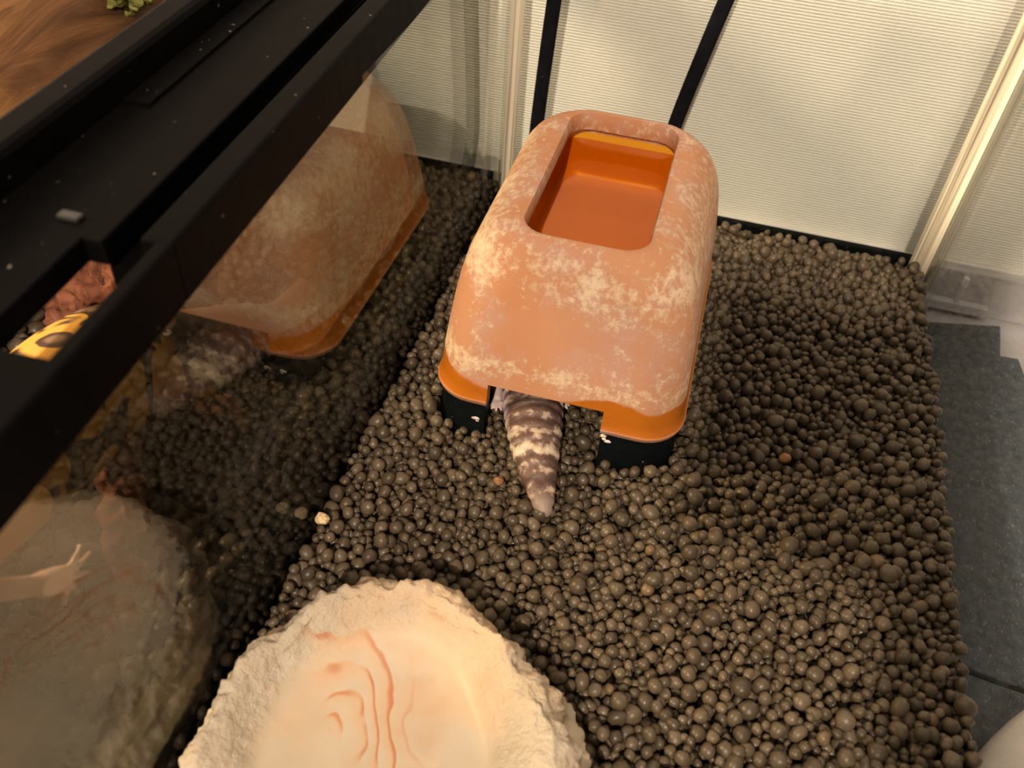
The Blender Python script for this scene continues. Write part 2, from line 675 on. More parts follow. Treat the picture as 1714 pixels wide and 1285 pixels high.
# ------------------------------------------------------------------ the setting
Z_TABLE = -0.0395
tag(obj('wall_back', box(-0.75, 0.75, 0.030, 0.045, -0.05, 0.75), M_WALL), 'white ribbed wallpaper wall behind the tanks', kind='structure')
tag(obj('floor', box(-0.75, 0.75, -0.75, 0.030, Z_TABLE - 0.02, Z_TABLE), M_TABLE), 'pale shelf top the tanks stand on', kind='structure')
tag(obj('baseboard_back', box(-0.75, 0.75, 0.020, 0.030, Z_TABLE, -0.0105, bevel=0.001), M_BASEB), 'pale lilac white baseboard along the wall', kind='structure')
b = bmesh.new()
add_box(b, 0.258, 0.2995, 0.015, 0.0205, -0.0368, -0.0305, bevel=0.0006)
add_box(b, 0.2795, 0.2825, 0.016, 0.0205, -0.031, -0.0135, bevel=0.0005)
tag(obj('trim_1', b, M_TRIM), 'thin white trim strip against the baseboard outside the glass', kind='structure')


blocker = box(0.160, 0.178, -0.83, -0.81, Z_TABLE, 1.1, bevel=0.002)  # unseen post and bracket, added to shade the right of the gravel
add_box(blocker, 0.1265, 0.170, -0.828, -0.812, 0.528, 0.570, bevel=0.002)
tag(obj('shadow_blocker', blocker, M_TABLE), 'slim white rack post with a bracket added in front of the tanks to cast a shadow', kind='structure')


def prism(pts, z0, z1, bevel=0.0005):
    b = bmesh.new()
    f = b.faces.new([b.verts.new((x, y, z0)) for x, y in pts])
    r = bmesh.ops.extrude_face_region(b, geom=[f])
    bmesh.ops.translate(b, vec=(0, 0, z1 - z0), verts=[v for v in r['geom'] if isinstance(v, bmesh.types.BMVert)])
    if bevel:
        bmesh.ops.bevel(b, geom=b.edges[:], offset=bevel, segments=1, affect='EDGES')
    return b


m1 = obj('tank_mat', prism([(0.258, -0.2335), (0.2885, -0.2368), (0.33, -0.241), (0.322, -0.10), (0.3140, -0.0198), (0.3041, -0.0206), (0.3075, 0.0085), (0.258, -0.0042)], Z_TABLE, -0.035), M_MAT)
tag(m1, 'dark grey flecked mat with stepped edge beside the right glass', 'mat')
m2 = obj('tank_mat', prism([(0.258, -0.2350), (0.258, -0.46), (0.36, -0.46), (0.345, -0.2440)], Z_TABLE, -0.0362), M_MAT)
tag(m2, 'dark grey mat piece nearest the viewer, beyond the pale seam', 'mat')

# ------------------------------------------------------------------ the terrarium
Y_FRONT = -0.45
tank = tag(empty('glass_terrarium', (W / 2, Y_FRONT / 2, Z_TABLE)), 'clear glass terrarium holding the terracotta hide and the cream water dish', 'terrarium')


def tpart(name, bm, mat, smooth=False, root=None):
    o = obj(name, bm, mat, None, smooth)
    root = root or tank
    o.parent = root
    o.matrix_parent_inverse = root.matrix_basis.inverted() if root is tank or root is tank2 else Matrix()
    return o


tank2 = tag(empty('glass_terrarium', (-0.22, Y_FRONT / 2, Z_TABLE)), 'neighbouring terrarium on the left under a broad black lid rail', 'terrarium')
bpy.context.view_layer.update()
Z_BOT = Z_TABLE
tpart('glass_pane', box(-0.004, 0, Y_FRONT, 0, Z_BOT, 0.1535), M_GLASS_L)['label'] = 'left glass pane, dusty and reflecting the hide'
tpart('glass_pane', box(-0.004, W + 0.004, 0, 0.004, Z_BOT, 0.166), M_GLASS)
tpart('glass_pane', box(W, W + 0.004, Y_FRONT, 0, Z_BOT, 0.166), M_GLASS)
tpart('bottom_frame', box(-0.004, W + 0.0005, 0.0042, 0.0085, Z_BOT, 0.0012, bevel=0.0006), M_FOOT)
tpart('bottom_plate', box(0, W, Y_FRONT, 0, Z_BOT, Z_BOT + 0.004), M_FOOT)


def seam(x, y, sx, sy):
    """silicone bead filling a vertical corner, slightly hollow"""
    b = bmesh.new()
    prof = [(0, 0), (0.0085, 0), (0.0058, 0.0016), (0.0036, 0.0036), (0.0016, 0.0058), (0, 0.0085)]
    lo = [b.verts.new((x + sx * u, y + sy * v, -0.006)) for u, v in prof]
    hi = [b.verts.new((x + sx * u, y + sy * v, 0.165)) for u, v in prof]
    n = len(prof)
    for k in range(n):
        b.faces.new((lo[k], lo[(k + 1) % n], hi[(k + 1) % n], hi[k]))
    b.faces.new(lo)
    b.faces.new(hi[::-1])
    return b


tpart('silicone_seam', seam(0.0002, -0.0002, 0.7, -0.7), M_SIL)
tpart('silicone_seam', seam(W - 0.0002, -0.0002, -1, -1), M_SIL)
tpart('glass_edge', box(W + 0.0042, W + 0.0075, -0.002, 0.0042, Z_BOT, 0.166), M_SIL)

# black rails along the top of the partition, turned a little against the tank
RAIL_ROT = Matrix.Translation((0, -0.3, 0)) @ Matrix.Rotation(0.045, 4, 'Z') @ Matrix.Translation((0, 0.3, 0))


def rail(name, boxes, root, label=None):
    b = bmesh.new()
    for a in boxes:
        add_box(b, *a[:6], bevel=a[6] if len(a) > 6 else 0.001)
    bmesh.ops.transform(b, matrix=RAIL_ROT, verts=b.verts)
    o = tpart(name, b, M_BLACK, False, root)
    if label:
        o['label'] = label
    return o


rail('top_rail', [(-0.0037, 0.0045, -0.3215, 0.004, 0.150, 0.167), (0.0003, 0.0045, -0.47, -0.3205, 0.150, 0.167)], tank, 'black plastic rail on the left pane')
rail('lid_plate', [(-0.0435, -0.0125, -0.3225, 0.004, 0.158, 0.165, 0.0006), (-0.0435, -0.0175, -0.361, -0.3215, 0.158, 0.165, 0.0006),
                   (-0.0435, -0.0005, -0.47, -0.360, 0.158, 0.165, 0.0006)], tank2, 'flat black lid plate with a small opening')
rail('lid_inlay', [(-0.0425, -0.0345, -0.262, 0.0, 0.1645, 0.1662, 0.0004)], tank2)
rail('lid_lip', [(-0.0545, -0.0433, -0.47, 0.004, 0.152, 0.1752, 0.0022)], tank2, 'raised black edge of the lid')
rail('groove_strip', [(-0.0145, 0.0, -0.3205, 0.004, 0.1495, 0.1565, 0.0004)], tank2)
tpart('lid_latch', box(-0.0262, -0.0205, -0.3190, -0.3160, 0.1648, 0.1662, bevel=0.0005), m_plain('latch_grey', (40, 39, 39), 0.35), False, tank2)['label'] = 'small grey latch mark'
tpart('glass_pane', box(-0.0170, -0.0130, Y_FRONT, 0, Z_BOT, 0.1485), m_glass('glass_neighbour', 0.0, (1, 1, 1), 1.15, (0.74, 0.71, 0.64, 1)), False, tank2)  # glass tinted to stand for the dimness of the neighbouring tank
tpart('glass_pane', box(-0.43, -0.0130, 0, 0.004, Z_BOT, 0.166), M_GLASS, False, tank2)
tpart('bottom_frame', box(-0.43, -0.0042, 0.0042, 0.0085, Z_BOT, 0.010, bevel=0.0008), M_FOOT, False, tank2)
tpart('bottom_frame', box(-0.0128, -0.0045, Y_FRONT, 0.004, Z_BOT, 0.014, bevel=0.0008), M_FOOT, False, tank2)
tpart('shade_panel', box(-0.43, -0.017, Y_FRONT - 0.004, Y_FRONT, Z_BOT, 0.158), M_FOOT, False, tank2)  # unseen board added to keep room light off the neighbour bed
tpart('bottom_plate', box(-0.43, -0.017, Y_FRONT, 0, Z_BOT, Z_BOT + 0.004), M_FOOT, False, tank2)

# ------------------------------------------------------------------ terracotta hide
HX, HY = 0.0778, -0.1305
hide = tag(empty('humid_hide', (HX, HY, 0)), 'terracotta humid hide with water basin on top and black feet', 'hide')
hide.rotation_euler.z = math.radians(0.4)
OUT = [(0.0175, 0.0530, 0.0735, 0.017), (0.0185, 0.0543, 0.0748, 0.018), (0.0205, 0.0546, 0.0752, 0.018), (0.0215, 0.0538, 0.0745, 0.018), (0.026, 0.0530, 0.0738, 0.018),
       (0.034, 0.0526, 0.0724, 0.0185), (0.045, 0.0516, 0.0702, 0.019), (0.057, 0.0502, 0.0679, 0.0195), (0.068, 0.0485, 0.0656, 0.020),
       (0.077, 0.0463, 0.0634, 0.0205), (0.084, 0.0434, 0.0611, 0.0205), (0.089, 0.0400, 0.0588, 0.020), (0.0925, 0.0358, 0.0563, 0.018),
       (0.0945, 0.0310, 0.0543, 0.0155), (0.0950, 0.0275, 0.0530, 0.0125), (0.0945, 0.0252, 0.0521, 0.011),
       (0.0930, 0.0246, 0.0516, 0.0105), (0.0885, 0.0244, 0.0514, 0.0105)]
IN = [(0.0860, 0.0250, 0.0520, 0.0105), (0.0850, 0.0300, 0.0560, 0.014), (0.080, 0.0372, 0.0580, 0.017), (0.068, 0.0400, 0.0600, 0.017), (0.056, 0.0425, 0.0620, 0.016), (0.045, 0.0445, 0.0643, 0.015),
      (0.034, 0.0464, 0.0667, 0.014), (0.026, 0.0476, 0.0684, 0.013), (0.0175, 0.0482, 0.0690, 0.013)]
b = bmesh.new()
loft(b, OUT + IN, close_loop=True)
shell = obj('clay_shell', b, M_TERRA, None, True)
DOOR = (-0.0283, 0.0212)
bm_cut = box(DOOR[0], DOOR[1], -0.12, -0.04, -0.02, 0.0295)
cut(shell, [bm_cut])
shell.data.materials.clear()
shell.data.materials.append(M_TERRA)
shell.data.polygons.foreach_set('use_smooth', [True] * len(shell.data.polygons))
shell.data.set_sharp_from_angle(angle=math.radians(42))
shell.parent = hide
# black foot ring the clay stands on
b = bmesh.new()
loft(b, [(-0.008, 0.0532, 0.0738, 0.018), (0.016, 0.0528, 0.0734, 0.018), (0.0178, 0.0515, 0.0722, 0.017), (0.0178, 0.0468, 0.0675, 0.013), (-0.008, 0.0468, 0.0675, 0.013)], close_loop=True)
foot = obj('foot_ring', b, M_FOOT, None, True)
cut(foot, [box(DOOR[0] - 0.0006, DOOR[1] + 0.0006, -0.12, -0.04, -0.03, 0.04)])
foot.data.materials.clear()
foot.data.materials.append(M_FOOT)
foot.data.polygons.foreach_set('use_smooth', [True] * len(foot.data.polygons))
foot.data.set_sharp_from_angle(angle=math.radians(42))
foot.parent = hide
foot['label'] = 'black base, lime-spotted at the doorway'
# basin tray hanging inside the shell, and the water in it
b = bmesh.new()
loft(b, [(0.0843, 0.0365, 0.0575, 0.016), (0.074, 0.0362, 0.0570, 0.016), (0.062, 0.0350, 0.0556, 0.016), (0.058, 0.0325, 0.0530, 0.015), (0.0565, 0.029, 0.0495, 0.013)])
b.verts.ensure_lookup_table()
n = len(b.verts) // 5
b.faces.new([b.verts[4 * n + k] for k in range(n)])
basin = obj('basin', b, M_BASIN, hide, True)
b = bmesh.new()
loft(b, [(0.0778, 0.0360, 0.0568, 0.0158), (0.0782, 0.0360, 0.0568, 0.0158)], cap_ends=True)
wat = tag(obj('hide_water', b, M_WATER_A), 'amber water filling the basin of the hide', 'water')
wat.location = (HX, HY, 0)
wat.rotation_euler.z = hide.rotation_euler.z
# lime spots on the black foot beside the doorway
for k in range(12):
    bb = bmesh.new()
    bmesh.ops.create_icosphere(bb, subdivisions=2, radius=0.0006 + 0.0006 * random.random())
    for v in bb.verts:
        v.co *= 1 + 0.5 * noise.noise(v.co * 1500 + Vector((k, 0, 0)))
    rightside = k < 9
    sx = DOOR[1] + 0.0010 + abs(random.gauss(0, 0.0014)) if rightside else DOOR[0] - 0.0035 - random.random() * 0.004
    sp = obj('lime_spot', bb, M_PALE if k % 3 else M_TRIM, foot, True)
    sp.location = (sx, -0.0735, 0.0165 - abs(random.gauss(0, 0.002)) if rightside else 0.006 + random.random() * 0.004)
    sp.scale = (1.3, 0.18, 1.0)

# ------------------------------------------------------------------ water dish
DC = np.array([0.063, -0.366])
outer = [(0.008, -0.378), (0.008, -0.364), (0.009, -0.341), (0.019, -0.321), (0.036, -0.3015), (0.063, -0.2985), (0.085, -0.3065), (0.105, -0.319), (0.119, -0.330), (0.1265, -0.346),
         (0.130, -0.372), (0.119, -0.410), (0.092, -0.431), (0.052, -0.433), (0.022, -0.420), (0.009, -0.400)]
inner = [(0.022, -0.374), (0.0195, -0.354), (0.0225, -0.334), (0.034, -0.320), (0.057, -0.3075), (0.078, -0.3145), (0.089, -0.327), (0.101, -0.350), (0.106, -0.380), (0.096, -0.410), (0.063, -0.419), (0.030, -0.406)]


def polar(pts):
    a = np.array(pts) - DC
    th = np.arctan2(a[:, 1], a[:, 0])
    r = np.hypot(a[:, 0], a[:, 1])
    o = np.argsort(th)
    th, r = th[o], r[o]
    return np.concatenate([th - 2 * np.pi, th, th + 2 * np.pi]), np.tile(r, 3)


po, pi_ = polar(outer), polar(inner)
po = (po[0], po[1] * 1.05)
NA, b = 420, bmesh.new()
prof = [(0.0, 0.010), (0.25, 0.0102), (0.5, 0.0112), (0.72, 0.0135), (0.86, 0.0162), (0.95, 0.0188)]
rings = []
center = b.verts.new((0, 0, 0.010))
for j in range(1, 40):
    ring = []
    for k in range(NA):
        th = -math.pi + 2 * math.pi * k / NA
        ro, ri = float(np.interp(th, *po)), float(np.interp(th, *pi_))
        ct, stn = math.cos(th), math.sin(th)
        if j <= 16:                                     # smooth bowl
            u = j / 16
            r = ri * u
            z = 0.010 + 0.0108 * u ** 2.6
            disp = 0.0
        else:                                           # craggy rim and outer side
            u = (j - 16) / 23
            rr = [0, 0.20, 0.40, 0.60, 0.80, 0.94, 1.0]
            zz = [0.0208, 0.0250, 0.0270, 0.0250, 0.0190, 0.0095, -0.006]
            s = [0, 0.16, 0.34, 0.54, 0.70, 0.86, 1.0]
            r = ri + (ro - ri) * float(np.interp(u, s, rr))
            z = float(np.interp(u, s, zz))
            disp = min(1.0, u / 0.12)
        x, y = r * ct, r * stn
        if disp:
            P3 = Vector((x, y, z))
            d1 = noise.fractal(P3 * 95 + Vector((3, 1, 7)), 0.9, 2.0, 5)
            d2 = noise.fractal(P3 * 230 + Vector((9, 4, 2)), 0.8, 2.0, 3)
            dent = -0.0034 * math.exp(-((P3 - Vector((0.0500, 0.0300, 0.017))).length / 0.0065) ** 2)
            amt = disp * (0.0027 * d1 + 0.0009 * d2 + dent)
            x += ct * amt * 1.0
            y += stn * amt * 1.0
            z += amt * 0.9
        ring.append(b.verts.new((x, y, z)))
    rings.append(ring)
for k in range(NA):
    b.faces.new((center, rings[0][k], rings[0][(k + 1) % NA]))
for p, q in zip(rings, rings[1:]):
    for k in range(NA):
        b.faces.new((p[k], q[k], q[(k + 1) % NA], p[(k + 1) % NA]))
# a worn hollow in the right-hand flank
dish = tag(obj('water_dish', b, M_DISH, None, True), 'cream rock-rimmed water dish with rusty swirls in the foreground', 'dish')
dish.location = (DC[0], DC[1], 0)
b = bmesh.new()
rg = [b.verts.new((float(np.interp(t, *pi_)) * 1.012 * math.cos(t), float(np.interp(t, *pi_)) * 1.012 * math.sin(t), 0.0190)) for t in np.linspace(-math.pi, math.pi, 120, endpoint=False)]
f = b.faces.new(rg)
dw = tag(obj('dish_water', b, M_WATER_C), 'clear shallow water standing in the cream dish', 'water')
dw.location = (DC[0], DC[1], 0)

# ------------------------------------------------------------------ pellet beds


def poly_inside(poly, x, y):
    n, c, j = len(poly), False, len(poly) - 1
    for i in range(n):
        xi, yi = poly[i]
        xj, yj = poly[j]
        if (yi > y) != (yj > y) and x < (xj - xi) * (y - yi) / (yj - yi) + xi:
            c = not c
        j = i
    return c


def deposit(x0, x1, y0, y1, count, blocked, rmean, seed, cand=16, base=-0.010):
    """drop pellets one by one on a height field; each settles at the lowest of a few spots"""
    rng = np.random.default_rng(seed)
    h = 0.0004
    nx, ny = int((x1 - x0) / h) + 1, int((y1 - y0) / h) + 1
    H = np.full((nx, ny), base)
    out = []
    for i in range(count):
        r = float(np.clip(rng.lognormal(math.log(rmean), 0.27), rmean * 0.5, rmean * 1.75))
        k = int(r / h)
        ii = np.arange(-k, k + 1) * h
        D2 = ii[:, None] ** 2 + ii[None, :] ** 2
        cap = np.where(D2 < r * r, np.sqrt(np.maximum(r * r - D2, 0)), -1.0)
        best = None
        for c in range(cand if i > count * 0.5 else 5):
            x = rng.uniform(x0 + r, x1 - r)
            y = rng.uniform(y0 + r, y1 - r)
            if blocked(x, y, r):
                continue
            cx, cy = int(round((x - x0) / h)), int(round((y - y0) / h))
            if cx - k < 0 or cy - k < 0 or cx + k >= nx or cy + k >= ny:
                continue
            win = H[cx - k:cx + k + 1, cy - k:cy + k + 1]
            z = float((win + cap)[cap >= 0].max())
            if best is None or z + r * 0.6 < best[0]:
                best = (z + r * 0.6, z, cx, cy)
        if best is None:
            continue
        _, z, cx, cy = best
        win = H[cx - k:cx + k + 1, cy - k:cy + k + 1]
        np.maximum(win, np.where(cap >= 0, z + cap, -1), out=win)
        out.append((x0 + cx * h, y0 + cy * h, z, r))
    return out, H, h


def pellet_meshes(n=8, sub=2):
    res = []
    for i in range(n):
        b = bmesh.new()
        bmesh.ops.create_icosphere(b, subdivisions=sub, radius=1)
        off = Vector((i * 7.1, i * 3.3, i * 1.7))
        sx, sy, sz = [random.uniform(0.86, 1.16) for _ in range(3)]
        if i % 4 == 0:
            sx *= 1.2
        for v in b.verts:
            d = 1 + 0.24 * noise.noise(v.co * 1.25 + off)
            v.co = Vector((v.co.x * sx, v.co.y * sy, v.co.z * sz)) * d
        me = bpy.data.meshes.new('clay_pellet')
        b.to_mesh(me)
        b.free()
        me.materials.append(M_PELLET)
        me.polygons.foreach_set('use_smooth', [True] * len(me.polygons))
        res.append(me)
    return res


PM = pellet_meshes()
PV = []
for me in PM:
    v = np.zeros(len(me.vertices) * 3)
    me.vertices.foreach_get('co', v)
    f = np.zeros(len(me.polygons) * 3, dtype=np.int64)
    me.polygons.foreach_get('vertices', f)
    PV.append((v.reshape(-1, 3), f.reshape(-1, 3)))


def rand_rot(rng):
    q = rng.normal(size=4)
    q /= np.linalg.norm(q)
    from mathutils import Quaternion
    return Quaternion(q)


def build_bed(name, label, cat, pel, H, h, x0, y0, shift, base_box, visible, seed, n_parts=300):
    rng = np.random.default_rng(seed)
    root = tag(empty(name, (base_box[0], base_box[2], Z_BOT + 0.004)), label, cat)
    inv = Matrix.Translation((-base_box[0], -base_box[2], -(Z_BOT + 0.004)))
    soil = obj('packed_soil', box(*base_box), M_SOIL, root)
    soil.matrix_parent_inverse = inv
    score = []
    for i, (x, y, z, r) in enumerate(pel):
        zt = z + shift
        u, v, w = project((x, y, zt))
        cx, cy = int(round((x - x0) / h)), int(round((y - y0) / h))
        top = H[cx, cy] <= z + r + 1e-4
        ok = top and 20 < u < 1694 and 20 < v < 1265 and visible(x, y, zt, u, v)
        score.append((r / w if ok else 0, i))
    score.sort(reverse=True)
    parts = {i for s, i in score[:n_parts] if s > 0}
    verts, faces, nv = [], [], 0
    for i, (x, y, z, r) in enumerate(pel):
        k = int(rng.integers(len(PM)))
        q = rand_rot(rng)
        if i in parts:
            o = bpy.data.objects.new('clay_pellet', PM[k])
            COL.objects.link(o)
            o.parent = root
            o.matrix_parent_inverse = inv
            o.location = (x, y, z + shift)
            o.rotation_euler = q.to_euler()
            o.scale = (r * 1.10,) * 3
        else:
            R = np.array(q.to_matrix())
            V, F = PV[k]
            verts.append(V @ R.T * (r * 1.10) + np.array([x, y, z + shift]))
            faces.append(F + nv)
            nv += len(V)
    verts, faces = np.concatenate(verts), np.concatenate(faces)
    me = bpy.data.meshes.new('loose_pellets')
    me.vertices.add(len(verts))
    me.vertices.foreach_set('co', verts.ravel())
    me.loops.add(faces.size)
    me.loops.foreach_set('vertex_index', faces.ravel())
    me.polygons.add(len(faces))
    me.polygons.foreach_set('loop_start', np.arange(0, faces.size, 3))
    me.update(calc_edges=True)
    me.polygons.foreach_set('use_smooth', [True] * len(faces))
    o = obj('loose_pellets', me, M_PELLET, root)
    o.matrix_parent_inverse = inv
    o['kind'] = 'stuff'
    return root


DISH_POLY = [(DC[0] + (x - DC[0]) * 1.02, DC[1] + (y - DC[1]) * 1.02) for x, y in outer]


def blocked_main(x, y, r):
    if y < -0.29 and poly_inside(DISH_POLY, x, y):
        return True
    ux, uy = x - HX, y - HY
    if abs(ux) < 0.0535 + r * 0.8 and abs(uy) < 0.074 + r * 0.8:
        inside = abs(ux) < 0.0465 - r * 0.8 and abs(uy) < 0.067 - r * 0.8
        door = uy < -0.05 and DOOR[0] + r * 0.7 < ux < DOOR[1] - r * 0.7
        if not (inside or door):
            # outside the rounded corners pellets may lie
            cxn, cyn = abs(ux) - 0.0355, abs(uy) - 0.056
            if not (cxn > 0 and cyn > 0 and math.hypot(cxn, cyn) > 0.0185 + r * 0.8):
                return True
        elif uy > -0.02:
            return True
    return False


pel, H, h = deposit(0, W, -0.405, 0, 18600, blocked_main, 0.00170, 11, base=-0.0065)
open_top = np.percentile(H[40:-40, 260:760], 62)
SHIFT = 0.0010 - float(open_top)


def vis_main(x, y, z, u, v):
    if v > 900 and u < 1010:
        return False
    return True


bed = build_bed('pellet_bed', 'deep bed of round dark brown clay pellets inside the terrarium', 'gravel', pel, H, h, 0, -0.405, SHIFT,
                (0.0005, W - 0.0005, Y_FRONT + 0.002, -0.0005, Z_BOT + 0.004, -0.0065 + SHIFT + 0.0015), vis_main, 3)

NX0, NX1, NY0, NY1 = -0.225, -0.0175, -0.36, -0.06
pel2, H2, h2 = deposit(NX0, NX1, NY0, NY1, 5200, lambda x, y, r: False, 0.0025, 12, cand=6)
SHIFT2 = -0.001 - float(np.percentile(H2, 62))


def vis_nb(x, y, z, u, v):
    """inside the neighbour tank: seen through the lid opening or below the rail through the glass"""
    if 60 < u < 160 and 440 < v < 560:
        return True
    return u > 250 and v > 560 and x < -0.02


bed2 = build_bed('pellet_bed', 'dim bed of brown pellets in the neighbouring tank behind the left glass', 'gravel', pel2, H2, h2, NX0, NY0, SHIFT2,
                 (-0.42, -0.0175, Y_FRONT + 0.002, -0.0005, Z_BOT + 0.004, -0.010 + SHIFT2 + 0.002), vis_nb, 4)

# loose odd pellets lying on the bed
def odd(name, x, y, z, s, mat, label, cat='pellet', sub=2):
    b = bmesh.new()
    bmesh.ops.create_icosphere(b, subdivisions=sub, radius=1)
    for v in b.verts:
        v.co *= 1 + 0.28 * noise.noise(v.co * 1.6 + Vector((x * 900, y * 700, 3)))
    o = obj(name, b, mat, None, True)
    o.location = (x, y, z)
    o.scale = (s, s * 0.9, s * 0.75)
    return tag(o, label, cat)


odd('pale_pellet', 0.0042, -0.2730, 0.0062, 0.0030, M_PALE, 'pale cream pellet lying against the left glass edge')
odd('rusty_pellet', 0.1785, -0.1810, 0.0052, 0.0027, M_RUST, 'rust brown pellet on the gravel right of the hide')
odd('soil_crumb', 0.0640, -0.2320, 0.0046, 0.0022, M_RUST, 'golden crumb on the gravel left of the tail tip', 'crumb')

# ------------------------------------------------------------------ geckos
def toes(b, wrist, direction, spread, length, r, n=5, up=Vector((0, 0, 1)), drop=0.0):
    d = Vector(direction).normalized()
    side = d.cross(up).normalized()
    for k in range(n):
        a = (k - (n - 1) / 2) / ((n - 1) / 2) * spread
        L = length * (1.0 - 0.28 * abs(k - 1.7) / 2.3)
        t = d * math.cos(a) + side * math.sin(a)
        p0 = Vector(wrist) - d * r
        p1 = Vector(wrist) + t * L * 0.5 + up * (r * 0.5)
        p2 = Vector(wrist) + t * L - up * drop
        add_tube(b, [p0, p1, p2], [r * 1.2, r, r * 0.75], 8)


b = bmesh.new()
line = [(0.001, -0.0565, 0.0045), (0.000, -0.053, 0.0055), (-0.0005, -0.045, 0.0065), (-0.001, -0.034, 0.0080), (-0.001, -0.022, 0.0095), (-0.0005, -0.010, 0.0108), (0, 0.004, 0.0112),
        (0.001, 0.015, 0.0105), (0.003, 0.026, 0.0125), (0.010, 0.048, 0.0155), (0.022, 0.072, 0.0155), (0.034, 0.088, 0.013), (0.044, 0.097, 0.013), (0.056, 0.105, 0.011)]
rad = [0.0022, 0.0038, 0.0056, 0.0078, 0.0097, 0.0110, 0.0116, 0.0098, 0.0120, 0.0160, 0.0150, 0.0100, 0.0120, 0.0055]
pts, rr = catmull(line, rad, 22)
rr2 = []
for p, r in zip(pts, rr):
    y = p[1]
    if y < 0.014:      # fat tail built from overlapping whorls
        ph = ((y + 0.06) / 0.0056) % 1.0
        r *= 0.93 + 0.13 * (1 - ph) ** 0.8 * min(1.0, ph / 0.15)
    rr2.append(r)
add_tube(b, pts, [r * (1.14 if p[1] < 0.004 else 1.0) for p, r in zip(pts, rr2)], 28, 0.80)
for s in (-1, 1):      # hind and fore legs
    hip = Vector((0.003 + s * 0.008, 0.030, 0.010))
    knee = Vector((0.001 + s * 0.021, 0.024, 0.009))
    ankle = Vector((-0.001 + s * 0.0135, 0.0125, 0.0068))
    add_tube(b, [hip, knee, ankle], [0.0056, 0.0042, 0.0026], 10)
    add_tube(b, [ankle, ankle + Vector((s * 0.0008, -0.006, -0.001))], [0.0028, 0.0024], 10)
    toes(b, ankle + Vector((s * 0.0008, -0.0055, -0.001)), (s * 0.10, -1, 0), 0.75, 0.0068, 0.00085, drop=0.0012)
    sh = Vector((0.032 + s * 0.006, 0.084 - s * 0.006, 0.010))
    el = sh + Vector((s * 0.012, -s * 0.008, -0.001))
    wr = el + Vector((0.004, 0.008, -0.005))
    add_tube(b, [sh, el, wr], [0.005, 0.0036, 0.0024], 10)
    toes(b, wr, (0.4, 1, 0), 0.8, 0.006, 0.0008, drop=0.001)
me = fuse(b, 0.00055, 1, 'gecko')
gk = tag(obj('gecko', me, M_GECKO, None, True), 'brown banded gecko under the hide with its fat tail sticking out', 'gecko')
gk.location = (0.0672, -0.1895, 0.0005)
gk.rotation_euler = (0, 0, 0.343)

# second gecko in the neighbouring tank, leaning on the partition
b = bmesh.new()
O = Vector((-0.0665, -0.300, 0.066))
line = [(-0.060, -0.150, 0.014), (-0.056, -0.185, 0.022), (-0.062, -0.208, 0.034), (-0.069, -0.235, 0.050), (-0.072, -0.252, 0.060), (-0.0715, -0.270, 0.067), (-0.0690, -0.296, 0.071), (-0.0655, -0.330, 0.076),
        (-0.064, -0.352, 0.083), (-0.061, -0.374, 0.088), (-0.058, -0.398, 0.089)]
rad = [0.004, 0.008, 0.0105, 0.0100, 0.0150, 0.0210, 0.0245, 0.0215, 0.0140, 0.0185, 0.0080]
pts, rr = catmull(line, rad, 8)
add_tube(b, [Vector(p) - O for p in pts], rr, 24, 0.86)
arms = [((-0.046, -0.343, 0.080), (-0.030, -0.386, 0.104), (-0.0190, -0.3700, 0.0912)), ((-0.084, -0.343, 0.078), (-0.104, -0.356, 0.066), (-0.100, -0.376, 0.050))]
for sh, el, wr in arms:
    add_tube(b, [Vector(p) - O for p in (sh, el, wr)], [0.0070, 0.0044, 0.0029], 12)
# splayed hand flat on the glass: fingers fan in the y-z plane
wr = Vector(arms[0][2]) - O
hand = Vector((-0.0182, -0.3650, 0.0872)) - O
add_tube(b, [wr, hand], [0.0036, 0.0036], 10)
toes(b, hand, (0.0, 0.62, -0.66), 1.05, 0.0125, 0.00105, up=Vector((1, 0, 0)))
toes(b, Vector(arms[1][2]) - O, (0, -1, 0), 0.9, 0.010, 0.0011, drop=0.001)
for hip, kn, an in (((-0.054, -0.268, 0.060), (-0.047, -0.258, 0.046), (-0.056, -0.246, 0.030)), ((-0.082, -0.268, 0.060), (-0.100, -0.258, 0.048), (-0.098, -0.270, 0.034))):
    add_tube(b, [Vector(p) - O for p in (hip, kn, an)], [0.0085, 0.0058, 0.0038], 12)
    toes(b, Vector(an) - O, (0.15, 1, 0), 0.9, 0.009, 0.0011, drop=0.002)
me = fuse(b, 0.0009, 3, 'gecko')
g2 = tag(obj('gecko', me, M_YGECKO, None, True), 'yellow gecko with dark spots reaching a hand onto the left glass', 'gecko')
g2.location = O

# ------------------------------------------------------------------ things in the neighbouring tank
def knobbly(paths, voxel, amp, freq, name):
    b = bmesh.new()
    for line, rad in paths:
        pts, rr = catmull(line, rad, 7)
        add_tube(b, pts, rr, 16)
    me = fuse(b, voxel, 2, name)
    for v in me.vertices:
        d = noise.fractal(v.co * freq, 0.9, 2.0, 4)
        v.co += v.normal * d * amp
    return me


